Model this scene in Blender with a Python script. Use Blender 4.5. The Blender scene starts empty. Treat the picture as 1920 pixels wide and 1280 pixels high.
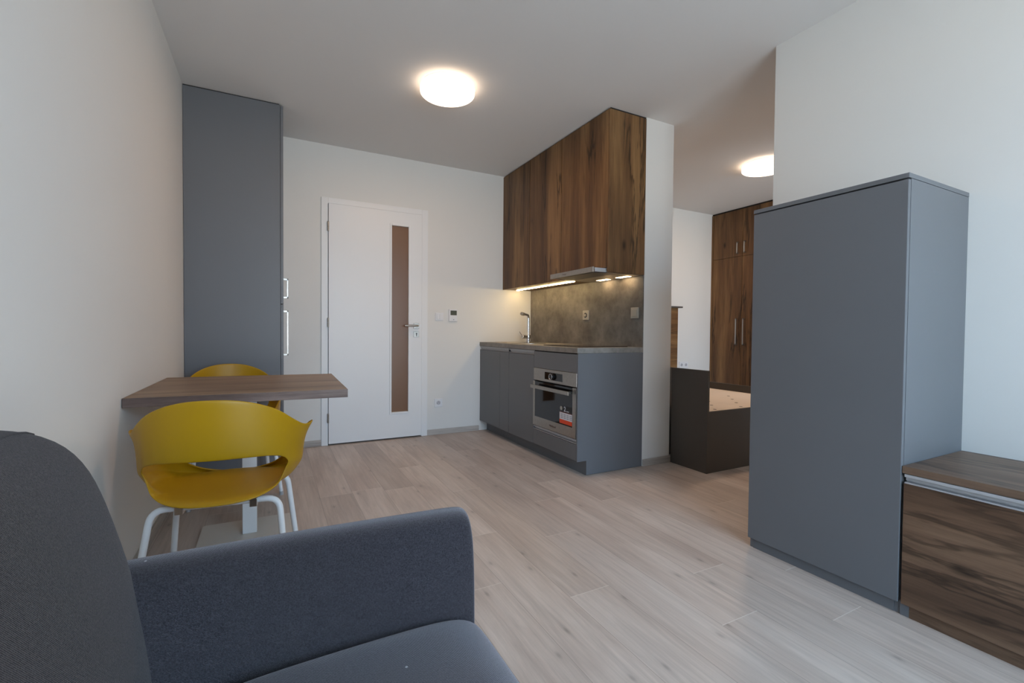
import bpy, bmesh, math, random
from mathutils import Vector, Matrix
random.seed(7)
S = bpy.context.scene
COL = S.collection
R = math.radians

# ------------------------------------------------------------------ camera
F_PX, YAW, PITCH, ROLL, CAMH = 862.05, 0.4817, -0.0216, 0.0087, 1.0052
cd = bpy.data.cameras.new('camera'); cam = bpy.data.objects.new('camera', cd); COL.objects.link(cam)
cd.sensor_width = 36.0; cd.sensor_fit = 'HORIZONTAL'; cd.lens = F_PX/1920*36.0
cd.clip_start = 0.02; cd.clip_end = 60
fw = Vector((math.sin(YAW)*math.cos(PITCH), math.cos(YAW)*math.cos(PITCH), math.sin(PITCH)))
rt = Vector((math.cos(YAW), -math.sin(YAW), 0)); up = rt.cross(fw)
r2 = math.cos(ROLL)*rt + math.sin(ROLL)*up; u2 = -math.sin(ROLL)*rt + math.cos(ROLL)*up
m = Matrix((( r2.x, u2.x, -fw.x, 0), (r2.y, u2.y, -fw.y, 0), (r2.z, u2.z, -fw.z, CAMH), (0, 0, 0, 1)))
cam.matrix_world = m
S.camera = cam

# ------------------------------------------------------------------ daylight, exposure
S.view_settings.view_transform = 'Standard'; S.view_settings.look = 'None'
S.view_settings.gamma = 1.0; S.view_settings.use_curve_mapping = False
S.view_settings.exposure = 0.0
w = bpy.data.worlds.new('daylight_sky'); S.world = w; w.use_nodes = True
nt = w.node_tree; nt.nodes.clear()
wo = nt.nodes.new('ShaderNodeOutputWorld'); bg = nt.nodes.new('ShaderNodeBackground')
tc = nt.nodes.new('ShaderNodeTexCoord'); sx = nt.nodes.new('ShaderNodeSeparateXYZ'); cr = nt.nodes.new('ShaderNodeValToRGB')
nt.links.new(tc.outputs['Generated'], sx.inputs[0]); nt.links.new(sx.outputs['Z'], cr.inputs[0])
cr.color_ramp.elements[0].position = 0.0; cr.color_ramp.elements[0].color = (0.90, 0.94, 1.0, 1)
cr.color_ramp.elements[1].position = 0.06; cr.color_ramp.elements[1].color = (0.50, 0.72, 1.0, 1)
nt.links.new(cr.outputs[0], bg.inputs[0]); bg.inputs[1].default_value = 11.6
nt.links.new(bg.outputs[0], wo.inputs[0])
def portal(name, x0, x1, z0, z1, y):
    l = bpy.data.lights.new(name, 'AREA'); l.shape = 'RECTANGLE'; l.size = x1-x0; l.size_y = z1-z0
    o = bpy.data.objects.new(name, l); COL.objects.link(o)
    l.cycles.is_portal = True
    o.location = ((x0+x1)/2, y, (z0+z1)/2); o.rotation_euler = (R(90), 0, 0)  # emits toward +y
    o.rotation_euler = (R(-90), 0, R(180)) if False else (R(90), 0, 0)
    return o
# an area light points along its local -Z: rotate so that it faces +Y (into the room)
for nm, a, b in (('living_daylight_portal', 0.18, 2.08), ('bedroom_daylight_portal', 3.3, 5.7)):
    p = portal(nm, a, b, 0.10, 2.35, -1.32); p.rotation_euler = (R(90), 0, 0)

# ------------------------------------------------------------------ materials
def lin(r, g, b):
    f = lambda c: (c/255)/12.92 if c/255 <= 0.04045 else ((c/255+0.055)/1.055)**2.4
    return (f(r), f(g), f(b), 1)
def newmat(name):
    mt = bpy.data.materials.new(name); mt.use_nodes = True
    n = mt.node_tree; b = n.nodes['Principled BSDF']
    return mt, n, b
def L(n, a, b): n.links.new(a, b)
def simple(name, col, rough=0.5, metal=0.0, spec=0.5, noise=0.0, nscale=30, bump=0.0, bscale=200, coat=0.0):
    mt, n, b = newmat(name)
    b.inputs['Base Color'].default_value = col; b.inputs['Roughness'].default_value = rough
    b.inputs['Metallic'].default_value = metal; b.inputs['Specular IOR Level'].default_value = spec
    b.inputs['Coat Weight'].default_value = coat
    t = n.nodes.new('ShaderNodeTexCoord')
    if noise > 0:
        ns = n.nodes.new('ShaderNodeTexNoise'); ns.inputs['Scale'].default_value = nscale; ns.inputs['Detail'].default_value = 4
        L(n, t.outputs['Object'], ns.inputs['Vector'])
        mr = n.nodes.new('ShaderNodeMapRange'); mr.inputs[1].default_value = .3; mr.inputs[2].default_value = .7
        mr.inputs[3].default_value = 1-noise; mr.inputs[4].default_value = 1+noise
        L(n, ns.outputs[0], mr.inputs[0])
        mx = n.nodes.new('ShaderNodeVectorMath'); mx.operation = 'SCALE'; mx.inputs[0].default_value = col[:3]
        L(n, mr.outputs[0], mx.inputs['Scale']); L(n, mx.outputs[0], b.inputs['Base Color'])
    if bump > 0:
        n2 = n.nodes.new('ShaderNodeTexNoise'); n2.inputs['Scale'].default_value = bscale; n2.inputs['Detail'].default_value = 3
        L(n, t.outputs['Object'], n2.inputs['Vector'])
        bp = n.nodes.new('ShaderNodeBump'); bp.inputs['Strength'].default_value = bump; bp.inputs['Distance'].default_value = .002
        L(n, n2.outputs[0], bp.inputs['Height']); L(n, bp.outputs[0], b.inputs['Normal'])
    return mt
def wood(name, axis, dark, mid, light, across=6.0, seed=0.0, rough=0.45, crack=1.0, knots=1.0):
    mt, n, b = newmat(name)
    b.inputs['Roughness'].default_value = rough; b.inputs['Specular IOR Level'].default_value = 0.35
    t = n.nodes.new('ShaderNodeTexCoord')
    def mapped(sa, sl, off):
        mp = n.nodes.new('ShaderNodeMapping'); sc = [sa, sa, sa]; sc[axis] = sl
        mp.inputs['Scale'].default_value = sc; mp.inputs['Location'].default_value = (off, off*1.7, off*.6)
        L(n, t.outputs['Object'], mp.inputs['Vector']); return mp.outputs[0]
    def noise(vec, detail=3, rough_=.55, dist=0):
        x = n.nodes.new('ShaderNodeTexNoise'); x.inputs['Scale'].default_value = 1; x.inputs['Detail'].default_value = detail
        x.inputs['Roughness'].default_value = rough_; x.inputs['Distortion'].default_value = dist
        L(n, vec, x.inputs['Vector']); return x.outputs[0]
    def ramp(src, pts):
        c = n.nodes.new('ShaderNodeValToRGB'); e = c.color_ramp.elements
        e[0].position, e[0].color = pts[0]; e[1].position, e[1].color = pts[-1]
        for p, cc in pts[1:-1]:
            k = e.new(p); k.color = cc
        L(n, src, c.inputs[0]); return c.outputs[0]
    def mul(a, bb, fac=1.0):
        x = n.nodes.new('ShaderNodeMix'); x.data_type = 'RGBA'; x.blend_type = 'MULTIPLY'; x.inputs[0].default_value = fac
        L(n, a, x.inputs[6]); L(n, bb, x.inputs[7]); return x.outputs[2]
    base = ramp(noise(mapped(across, .55, seed), 4, .6, .3), [(0.30, dark), (0.5, mid), (0.70, light)])
    g = lambda v: (v, v, v, 1)
    fine = ramp(noise(mapped(across*16, 4, seed+3), 4, .7), [(0.3, g(.78)), (0.7, g(1.12))])
    col = mul(base, fine)
    ring = ramp(noise(mapped(across*3.2, 1.3, seed+5), 5, .65, .8), [(0.34, g(.78)), (0.5, g(1.0))])
    col = mul(col, ring, .8)
    ck = ramp(noise(mapped(across*1.1, .5, seed+9), 5, .6, .5), [(0.475, g(1)), (0.495, g(1-.5*crack)), (0.505, g(1-.5*crack)), (0.522, g(1))])
    msk = ramp(noise(mapped(3, 1.2, seed+12), 2), [(0.45, g(0)), (0.58, g(1))])
    mm = n.nodes.new('ShaderNodeMix'); mm.data_type = 'RGBA'; mm.inputs[6].default_value = (1, 1, 1, 1)
    L(n, msk, mm.inputs[0]); L(n, ck, mm.inputs[7]); col = mul(col, mm.outputs[2])
    vo = n.nodes.new('ShaderNodeTexVoronoi'); vo.inputs['Scale'].default_value = 1; L(n, mapped(5.2, 2.4, seed+2), vo.inputs['Vector'])
    kn = ramp(vo.outputs['Distance'], [(0.04, g(1-.72*knots)), (0.13, g(1))]); col = mul(col, kn)
    L(n, col, b.inputs['Base Color'])
    bp = n.nodes.new('ShaderNodeBump'); bp.inputs['Strength'].default_value = .25; bp.inputs['Distance'].default_value = .001
    L(n, fine, bp.inputs['Height']); L(n, bp.outputs[0], b.inputs['Normal'])
    return mt
def oak(name, axis, seed, k=1.0):
    c = lambda r, g, b_: tuple([x*k for x in lin(r, g, b_)[:3]])+(1,)
    return wood(name, axis, c(78, 53, 34), c(111, 80, 50), c(146, 111, 72), 6, seed, crack=1.4)
OAK_V = [oak('smoked_oak_upright_a', 2, 1.0), oak('smoked_oak_upright_b', 2, 4.3), oak('smoked_oak_upright_c', 2, 8.1), oak('smoked_oak_upright_d', 2, 12.9)]
OAK_Y = wood('smoked_oak_along_wall', 1, lin(72, 53, 41), lin(108, 83, 65), lin(132, 105, 84), 5, 5.5); OAK_YT = wood('smoked_oak_bench_top', 1, lin(92, 72, 58), lin(128, 104, 87), lin(152, 129, 112), 5, 15.5); OAK_X = oak('smoked_oak_crosswise', 0, 2.2)
TABLE_WOOD = wood('table_oak', 0, lin(104, 82, 64), lin(140, 114, 90), lin(170, 142, 114), 7, 3.3, .42, .6, .3)
EDGE_WOOD = wood('table_edge_oak', 0, lin(84, 66, 60), lin(116, 96, 88), lin(150, 130, 122), 22, 6.0, .5, .8, 0)
SKIRT = wood('light_oak_skirting', 0, lin(164, 156, 150), lin(182, 174, 166), lin(196, 188, 180), 9, 6.0, .5, .1, 0)
SKIRT_Y = wood('light_oak_skirting_along', 1, lin(164, 156, 150), lin(182, 174, 166), lin(196, 188, 180), 9, 6.0, .5, .1, 0)
PLASTER = simple('white_plaster', lin(226, 224, 220), .9, spec=.2, noise=.012, nscale=1.2, bump=.05, bscale=300)
CEIL = simple('ceiling_plaster', lin(230, 228, 226), .95, spec=.1, bump=.04, bscale=260)
GREY = simple('anthracite_laminate', lin(106, 108, 112), .42, spec=.45, noise=.015, nscale=3)
GREY_D = simple('dark_grey_bed_laminate', lin(80, 76, 72), .5, spec=.4)
DARK = simple('gap_shade_black', lin(20, 20, 22), .7)  # near-black that paints the shade inside narrow gaps
WHITE = simple('white_door_lacquer', lin(232, 232, 232), .38, spec=.45)
WHITE_M = simple('white_powder_coat', lin(232, 232, 232), .35)
STEEL = simple('brushed_steel', lin(172, 166, 158), .32, metal=1.0, noise=.06, nscale=60)
NICKEL = simple('satin_nickel', lin(186, 180, 172), .3, metal=1.0)
CHROME = simple('chrome', lin(215, 215, 218), .08, metal=1.0)
ALU = simple('grey_aluminium_profile', lin(178, 178, 180), .4, metal=.15)
YELLOW = simple('mustard_plastic', lin(176, 134, 8), .42, spec=.4, bump=.12, bscale=900)
PLASTIC = simple('white_switch_plastic', lin(228, 228, 230), .3)
OUTLET = simple('socket_recess_grey_white', lin(190, 190, 194), .4)
PLASTIC_S = simple('silver_switch_plastic', lin(176, 170, 158), .35, metal=.25)
BLACK_GL = simple('black_glass', lin(14, 14, 16), .05, spec=.6)
BLACK_P = simple('black_plastic', lin(22, 22, 24), .4)
LCD = simple('grey_green_lcd', lin(92, 94, 80), .2)
LCD_D = simple('lcd_digit_dark', lin(38, 42, 38), .4)
RED = simple('sticker_orange_red', lin(222, 72, 28), .5)
STICK_W = simple('sticker_white', lin(214, 214, 220), .5)
STICK_G = simple('sticker_icon_grey', lin(146, 152, 164), .5)
STICK_M = simple('sticker_maroon', lin(88, 34, 34), .5)
LOGO = simple('logo_dark_red_grey', lin(92, 70, 66), .5)
PLY = simple('plywood_bed_board', lin(232, 216, 198), .6, noise=.03, nscale=6)
CONC = None
def concrete(name, c1, c2, c3):
    mt, n, b = newmat(name); b.inputs['Roughness'].default_value = .5; b.inputs['Specular IOR Level'].default_value = .35
    t = n.nodes.new('ShaderNodeTexCoord')
    a = n.nodes.new('ShaderNodeTexNoise'); a.inputs['Scale'].default_value = 5; a.inputs['Detail'].default_value = 8; a.inputs['Roughness'].default_value = .62
    L(n, t.outputs['Object'], a.inputs['Vector'])
    c = n.nodes.new('ShaderNodeValToRGB'); e = c.color_ramp.elements
    e[0].position, e[0].color = .33, c1; e[1].position, e[1].color = .68, c3; k = e.new(.5); k.color = c2
    L(n, a.outputs[0], c.inputs[0])
    a2 = n.nodes.new('ShaderNodeTexNoise'); a2.inputs['Scale'].default_value = 34; a2.inputs['Detail'].default_value = 5
    L(n, t.outputs['Object'], a2.inputs['Vector'])
    c2_ = n.nodes.new('ShaderNodeValToRGB'); e = c2_.color_ramp.elements
    e[0].position, e[0].color = .3, (.8, .8, .8, 1); e[1].position, e[1].color = .55, (1, 1, 1, 1)
    L(n, a2.outputs[0], c2_.inputs[0])
    x = n.nodes.new('ShaderNodeMix'); x.data_type = 'RGBA'; x.blend_type = 'MULTIPLY'; x.inputs[0].default_value = .8
    L(n, c.outputs[0], x.inputs[6]); L(n, c2_.outputs[0], x.inputs[7]); L(n, x.outputs[2], b.inputs['Base Color'])
    return mt
CONC = concrete('grey_concrete_laminate', lin(92, 87, 82), lin(113, 108, 102), lin(132, 127, 120))
def fabric(name, c1, c2, sheen):
    mt, n, b = newmat(name); b.inputs['Roughness'].default_value = .85; b.inputs['Specular IOR Level'].default_value = .15
    b.inputs['Sheen Weight'].default_value = sheen; b.inputs['Sheen Roughness'].default_value = .45
    b.inputs['Sheen Tint'].default_value = (1, .93, .97, 1)
    t = n.nodes.new('ShaderNodeTexCoord')
    a = n.nodes.new('ShaderNodeTexNoise'); a.inputs['Scale'].default_value = 620; a.inputs['Detail'].default_value = 3
    L(n, t.outputs['Object'], a.inputs['Vector'])
    a2 = n.nodes.new('ShaderNodeTexNoise'); a2.inputs['Scale'].default_value = 380; a2.inputs['Detail'].default_value = 4
    L(n, t.outputs['Object'], a2.inputs['Vector'])
    ad = n.nodes.new('ShaderNodeMath'); ad.operation = 'ADD'; L(n, a.outputs[0], ad.inputs[0]); L(n, a2.outputs[0], ad.inputs[1])
    hf = n.nodes.new('ShaderNodeMath'); hf.operation = 'MULTIPLY'; hf.inputs[1].default_value = .5; L(n, ad.outputs[0], hf.inputs[0])
    c = n.nodes.new('ShaderNodeValToRGB'); e = c.color_ramp.elements
    e[0].position, e[0].color = .38, c1; e[1].position, e[1].color = .62, c2
    L(n, hf.outputs[0], c.inputs[0])
    vv = n.nodes.new('ShaderNodeTexVoronoi'); vv.inputs['Scale'].default_value = 9; L(n, t.outputs['Object'], vv.inputs['Vector'])
    lt_ = n.nodes.new('ShaderNodeMath'); lt_.operation = 'LESS_THAN'; lt_.inputs[1].default_value = .022; L(n, vv.outputs['Distance'], lt_.inputs[0])
    mx_ = n.nodes.new('ShaderNodeMix'); mx_.data_type = 'RGBA'; L(n, lt_.outputs[0], mx_.inputs[0]); L(n, c.outputs[0], mx_.inputs[6]); mx_.inputs[7].default_value = lin(170, 168, 170)
    L(n, mx_.outputs[2], b.inputs['Base Color'])
    wv = n.nodes.new('ShaderNodeTexWave'); wv.inputs['Scale'].default_value = 260; wv.bands_direction = 'DIAGONAL'; wv.inputs['Distortion'].default_value = 2
    L(n, t.outputs['Object'], wv.inputs['Vector'])
    ad2 = n.nodes.new('ShaderNodeMath'); ad2.operation = 'ADD'; L(n, wv.outputs[1], ad2.inputs[0]); L(n, a.outputs[0], ad2.inputs[1])
    bp = n.nodes.new('ShaderNodeBump'); bp.inputs['Strength'].default_value = .5; bp.inputs['Distance'].default_value = .001
    L(n, ad2.outputs[0], bp.inputs['Height']); L(n, bp.outputs[0], b.inputs['Normal'])
    return mt
FABRIC = fabric('charcoal_blue_upholstery', lin(34, 32, 36), lin(66, 63, 69), .5)
FABRIC_B = fabric('charcoal_upholstery_back', lin(34, 30, 28), lin(70, 63, 59), .12)
def emit(name, col, strength):
    mt, n, b = newmat(name); n.nodes.remove(b)
    e = n.nodes.new('ShaderNodeEmission'); e.inputs[0].default_value = col; e.inputs[1].default_value = strength
    L(n, e.outputs[0], n.nodes['Material Output'].inputs[0]); return mt
LAMP = emit('lit_opal_diffuser', (1.0, .76, .56, 1), 4.6)
LED = emit('lit_led_strip', (1.0, .72, .34, 1), 46.0)
HOODLED = emit('lit_hood_lamp', (1.0, .70, .38, 1), 24.0)
def satin_glass():
    mt, n, b = newmat('bronze_satin_glass')
    b.inputs['Base Color'].default_value = lin(146, 104, 70); b.inputs['Roughness'].default_value = .30
    b.inputs['Transmission Weight'].default_value = .35; b.inputs['Specular IOR Level'].default_value = .5
    return mt
SATIN = satin_glass()
def window_glass():
    mt, n, b = newmat('window_glass'); n.nodes.remove(b)
    t = n.nodes.new('ShaderNodeBsdfTransparent'); t.inputs[0].default_value = (.95, .97, .96, 1)
    g = n.nodes.new('ShaderNodeBsdfGlossy'); g.inputs['Roughness'].default_value = .02
    x = n.nodes.new('ShaderNodeMixShader'); x.inputs[0].default_value = .06
    L(n, t.outputs[0], x.inputs[1]); L(n, g.outputs[0], x.inputs[2]); L(n, x.outputs[0], n.nodes['Material Output'].inputs[0]); return mt
WGLASS = window_glass()
def floor_mat():
    mt, n, b = newmat('grey_oak_vinyl_planks')
    uv = n.nodes.new('ShaderNodeUVMap'); uv.uv_map = 'plank'
    s = n.nodes.new('ShaderNodeSeparateXYZ'); L(n, uv.outputs[0], s.inputs[0])   # u: metres from long edge, v: metres from short edge
    at = n.nodes.new('ShaderNodeAttribute'); at.attribute_name = 'plank_id'
    t = n.nodes.new('ShaderNodeTexCoord')
    off = n.nodes.new('ShaderNodeVectorMath'); off.operation = 'SCALE'; off.inputs['Scale'].default_value = 37.0
    L(n, at.outputs['Vector'], off.inputs[0])
    ad = n.nodes.new('ShaderNodeVectorMath'); ad.operation = 'ADD'; L(n, t.outputs['Object'], ad.inputs[0]); L(n, off.outputs[0], ad.inputs[1])
    def nz(sc, det, dist=0, rg=.55):
        mp = n.nodes.new('ShaderNodeMapping'); mp.inputs['Scale'].default_value = sc; L(n, ad.outputs[0], mp.inputs['Vector'])
        x = n.nodes.new('ShaderNodeTexNoise'); x.inputs['Scale'].default_value = 1; x.inputs['Detail'].default_value = det
        x.inputs['Distortion'].default_value = dist; x.inputs['Roughness'].default_value = rg
        L(n, mp.outputs[0], x.inputs['Vector']); return x.outputs[0]
    def ramp(src, pts):
        c = n.nodes.new('ShaderNodeValToRGB'); e = c.color_ramp.elements
        e[0].position, e[0].color = pts[0]; e[1].position, e[1].color = pts[-1]
        for p, cc in pts[1:-1]:
            k = e.new(p); k.color = cc
        L(n, src, c.inputs[0]); return c.outputs[0]
    def mul(a, bb, f=1.0):
        x = n.nodes.new('ShaderNodeMix'); x.data_type = 'RGBA'; x.blend_type = 'MULTIPLY'; x.inputs[0].default_value = f
        L(n, a, x.inputs[6]); L(n, bb, x.inputs[7]); return x.outputs[2]
    g = lambda v: (v, v, v, 1)
    base = ramp(nz((4.5, .9, 1), 5, .6), [(.28, lin(182, 166, 156)), (.5, lin(200, 186, 176)), (.72, lin(212, 200, 191))])
    fine = ramp(nz((75, 2.6, 1), 5, .3, .7), [(.3, g(.86)), (.7, g(1.07))])
    ring = ramp(nz((17, 1.4, 1), 4, 1.5, .6), [(.36, g(.86)), (.52, g(1.0))])
    col = mul(mul(base, fine), ring, .8)
    sp = n.nodes.new('ShaderNodeSeparateXYZ'); L(n, at.outputs['Vector'], sp.inputs[0])
    mr = n.nodes.new('ShaderNodeMapRange'); mr.inputs[3].default_value = .92; mr.inputs[4].default_value = 1.06; L(n, sp.outputs['X'], mr.inputs[0])
    tint = n.nodes.new('ShaderNodeCombineXYZ')
    for k in range(3): L(n, mr.outputs[0], tint.inputs[k])
    col = mul(col, tint.outputs[0])
    # sparse knots
    mp = n.nodes.new('ShaderNodeMapping'); mp.inputs['Scale'].default_value = (4.2, 1.7, 1); L(n, ad.outputs[0], mp.inputs['Vector'])
    vo = n.nodes.new('ShaderNodeTexVoronoi'); vo.voronoi_dimensions = '2D'; vo.inputs['Scale'].default_value = 1; L(n, mp.outputs[0], vo.inputs['Vector'])
    col = mul(col, ramp(vo.outputs['Distance'], [(.01, g(.68)), (.04, g(.92)), (.09, g(1))]))
    # seams: fine dark line on the long edges, pale bevel on the short ones
    W, LEN = .1865, 1.278
    def near(sock, size, wd):
        a = n.nodes.new('ShaderNodeMath'); a.operation = 'SUBTRACT'; a.inputs[0].default_value = size; L(n, sock, a.inputs[1])
        mi = n.nodes.new('ShaderNodeMath'); mi.operation = 'MINIMUM'; L(n, sock, mi.inputs[0]); L(n, a.outputs[0], mi.inputs[1])
        lt = n.nodes.new('ShaderNodeMath'); lt.operation = 'LESS_THAN'; L(n, mi.outputs[0], lt.inputs[0]); lt.inputs[1].default_value = wd
        return lt.outputs[0]
    def mixto(a, fac, c):
        x = n.nodes.new('ShaderNodeMix'); x.data_type = 'RGBA'; L(n, fac, x.inputs[0]); L(n, a, x.inputs[6]); x.inputs[7].default_value = c; return x.outputs[2]
    lw = n.nodes.new('ShaderNodeMath'); lw.operation = 'MULTIPLY'; L(n, near(s.outputs['X'], W, .0009), lw.inputs[0]); lw.inputs[1].default_value = .55
    col = mixto(col, lw.outputs[0], lin(120, 108, 100))
    sw = n.nodes.new('ShaderNodeMath'); sw.operation = 'MULTIPLY'; L(n, near(s.outputs['Y'], LEN, .0011), sw.inputs[0]); sw.inputs[1].default_value = .8
    col = mixto(col, sw.outputs[0], lin(228, 222, 214))
    L(n, col, b.inputs['Base Color'])
    rr = ramp(fine, [(0, g(.34)), (1, g(.44))]); L(n, rr, b.inputs['Roughness']); b.inputs['Specular IOR Level'].default_value = .4
    bp = n.nodes.new('ShaderNodeBump'); bp.inputs['Strength'].default_value = .12; bp.inputs['Distance'].default_value = .001
    L(n, fine, bp.inputs['Height']); L(n, bp.outputs[0], b.inputs['Normal'])
    return mt
FLOOR = floor_mat()

# ------------------------------------------------------------------ helpers
def box(bm, x0, x1, y0, y1, z0, z1, bev=0.0, seg=2):
    t = bmesh.new(); bmesh.ops.create_cube(t, size=1)
    for v in t.verts:
        v.co = Vector((x0+(v.co.x+.5)*(x1-x0), y0+(v.co.y+.5)*(y1-y0), z0+(v.co.z+.5)*(z1-z0)))
    if bev > 0: bmesh.ops.bevel(t, geom=t.edges[:], offset=bev, segments=seg, affect='EDGES', profile=.5)
    join(bm, t); return bm
def join(bm, t):
    me = bpy.data.meshes.new('tmp'); t.to_mesh(me); t.free(); bm.from_mesh(me); bpy.data.meshes.remove(me)
def B(x0, x1, y0, y1, z0, z1, bev=0.0, seg=2):
    return box(bmesh.new(), x0, x1, y0, y1, z0, z1, bev, seg)
def cyl(bm, a, b, r, seg=24, r2=None, bev=0.0):
    a, b = Vector(a), Vector(b); d = b-a; t = bmesh.new()
    bmesh.ops.create_cone(t, cap_ends=True, segments=seg, radius1=r, radius2=r if r2 is None else r2, depth=d.length)
    if bev > 0:
        ed = [e for e in t.edges if abs(abs(e.verts[0].co.z)-d.length/2) < 1e-5 and abs(e.verts[0].co.z-e.verts[1].co.z) < 1e-5]
        bmesh.ops.bevel(t, geom=ed, offset=bev, segments=3, affect='EDGES', profile=.5)
    q = d.to_track_quat('Z', 'Y').to_matrix().to_4x4()
    bmesh.ops.transform(t, matrix=Matrix.Translation((a+b)/2) @ q, verts=t.verts); join(bm, t); return bm
def tube(bm, pts, r, seg=14, fillet=0.0):
    P = [Vector(p) for p in pts]
    if fillet > 0:
        Q = [P[0]]
        for i in range(1, len(P)-1):
            a = (P[i-1]-P[i]); b = (P[i+1]-P[i]); f = min(fillet, a.length*.48, b.length*.48)
            s, e = P[i]+a.normalized()*f, P[i]+b.normalized()*f
            for k in range(9):
                t = k/8; Q.append((1-t)**2*s + 2*t*(1-t)*P[i] + t*t*e)
        Q.append(P[-1]); P = Q
    rings = []; n = None
    for i, p in enumerate(P):
        d = ((P[i]-P[i-1]).normalized() if i else Vector()) + ((P[i+1]-P[i]).normalized() if i < len(P)-1 else Vector()); d.normalize()
        if n is None: n = d.orthogonal().normalized()
        else: n = (n - d*n.dot(d)).normalized()
        c = d.cross(n)
        rings.append([bm.verts.new(p + r*(math.cos(2*math.pi*k/seg)*n + math.sin(2*math.pi*k/seg)*c)) for k in range(seg)])
    for a, b in zip(rings, rings[1:]):
        for k in range(seg): bm.faces.new((a[k], a[(k+1) % seg], b[(k+1) % seg], b[k]))
    bm.faces.new(list(reversed(rings[0]))); bm.faces.new(rings[-1]); return bm
def prism(bm, poly, axis, a, b, bev=0.0):
    """poly: 2-D outline in the two axes other than `axis`, extruded from a to b"""
    t = bmesh.new()
    def P(p, h):
        v = [0, 0, 0]; o = [i for i in range(3) if i != axis]; v[o[0]] = p[0]; v[o[1]] = p[1]; v[axis] = h; return v
    A = [t.verts.new(P(p, a)) for p in poly]; Bv = [t.verts.new(P(p, b)) for p in poly]
    t.faces.new(A); t.faces.new(list(reversed(Bv)))
    k = len(poly)
    for i in range(k): t.faces.new((A[i], Bv[i], Bv[(i+1) % k], A[(i+1) % k]))
    bmesh.ops.recalc_face_normals(t, faces=t.faces)
    if bev > 0: bmesh.ops.bevel(t, geom=t.edges[:], offset=bev, segments=2, affect='EDGES', profile=.5)
    join(bm, t); return bm
def root_off(o):
    v = Vector((0, 0, 0))
    while o is not None: v += o.location; o = o.parent
    return v
def obj(name, bm, mat, parent=None, smooth=False, loc=None, local=False):
    """bm in world coordinates (unless local=True); parent is an unrotated thing"""
    if loc is not None: bmesh.ops.translate(bm, vec=-Vector(loc), verts=bm.verts)
    if parent is not None and not local: bmesh.ops.translate(bm, vec=-root_off(parent), verts=bm.verts)
    me = bpy.data.meshes.new(name); bm.normal_update(); bm.to_mesh(me); bm.free()
    for mm in (mat if isinstance(mat, list) else [mat]): me.materials.append(mm)
    if smooth:
        for p in me.polygons: p.use_smooth = True
    o = bpy.data.objects.new(name, me); COL.objects.link(o)
    if parent is not None: o.parent = parent
    if loc is not None: o.location = loc
    return o
def autosmooth(o, ang=35):
    me = o.data
    for p in me.polygons: p.use_smooth = True
    try: me.set_sharp_from_angle(angle=R(ang))
    except Exception: pass
    return o
def thing(name, loc, label, cat, group=None, rz=0):
    o = bpy.data.objects.new(name, None); COL.objects.link(o); o.empty_display_size = .1
    o.location = loc; o.rotation_euler = (0, 0, rz); o['label'] = label; o['category'] = cat
    if group: o['group'] = group
    return o
def tag(o, label, cat, group=None):
    o['label'] = label; o['category'] = cat
    if group: o['group'] = group
    return o
def struct(name, bm, mat, parent=None):
    o = obj(name, bm, mat, parent)
    if parent is None: o['kind'] = 'structure'
    return o
def text_bm(body, size, depth=.0004, bold=False):
    c = bpy.data.curves.new('txt', 'FONT'); c.body = body; c.size = size; c.extrude = depth; c.align_x = 'CENTER'; c.align_y = 'CENTER'
    if bold: c.offset = size*.02
    o = bpy.data.objects.new('txt', c); COL.objects.link(o); dg = bpy.context.evaluated_depsgraph_get()
    me = bpy.data.meshes.new_from_object(o.evaluated_get(dg)); bm = bmesh.new(); bm.from_mesh(me)
    bpy.data.objects.remove(o); bpy.data.curves.remove(c); bpy.data.meshes.remove(me); return bm
def face_minus_x(bm, x, y, z):   # text lying in XY -> readable from the -x side
    bmesh.ops.transform(bm, matrix=Matrix.Translation((x, y, z)) @ Matrix(((0, 0, -1, 0), (-1, 0, 0, 0), (0, 1, 0, 0), (0, 0, 0, 1))), verts=bm.verts); return bm
def face_minus_y(bm, x, y, z):
    bmesh.ops.transform(bm, matrix=Matrix.Translation((x, y, z)) @ Matrix(((1, 0, 0, 0), (0, 0, -1, 0), (0, 1, 0, 0), (0, 0, 0, 1))), verts=bm.verts); return bm

# ------------------------------------------------------------------ the setting
XL, YB, ZC = -.513, 4.281, 2.60
XR, YS, YC, XK, XP = 2.485, 2.595, 1.620, 2.467, 2.748
YF = -1.30; XE = 5.87
# floor of individually offset planks
bm = bmesh.new(); uvl = bm.loops.layers.uv.new('plank'); idl = bm.loops.layers.float_color.new('plank_id')
W, LEN = .1865, 1.278
known = {-4: 1.70, -3: .35, -2: .784, -1: 1.42, 0: .622, 1: 1.045, 2: .05, 3: .887, 4: 1.171}
rnd = random.Random(3)
k = math.floor((XL-.3-1.187)/W)
while 1.187+k*W < XE+.2:
    xa = 1.187+k*W; xb = xa+W; o0 = known.get(k, rnd.random()*LEN) % LEN
    if k == 2: o0 = (1.33) % LEN
    y = YF-.3-LEN; y = math.floor((y-o0)/LEN)*LEN+o0
    while y < YB+1.6:
        vs = [bm.verts.new(p) for p in ((xa, y, 0), (xb, y, 0), (xb, y+LEN, 0), (xa, y+LEN, 0))]
        f = bm.faces.new(vs); c = (rnd.random(), rnd.random(), rnd.random(), 1)
        for lp, q in zip(f.loops, ((0, 0), (W, 0), (W, LEN), (0, LEN))): lp[uvl].uv = q; lp[idl] = c
        y += LEN
    k += 1
struct('floor', bm, FLOOR)
struct('ceiling', B(XL-.2, XE+.2, YF-.3, YB+1.7, ZC, ZC+.2), CEIL)
struct('wall_left', B(XL-.2, XL, YF-.3, YB+1.7, 0, ZC), PLASTER)
DX0, DX1, DZ = .410, 1.290, 2.118     # clear opening behind the door frame
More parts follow.
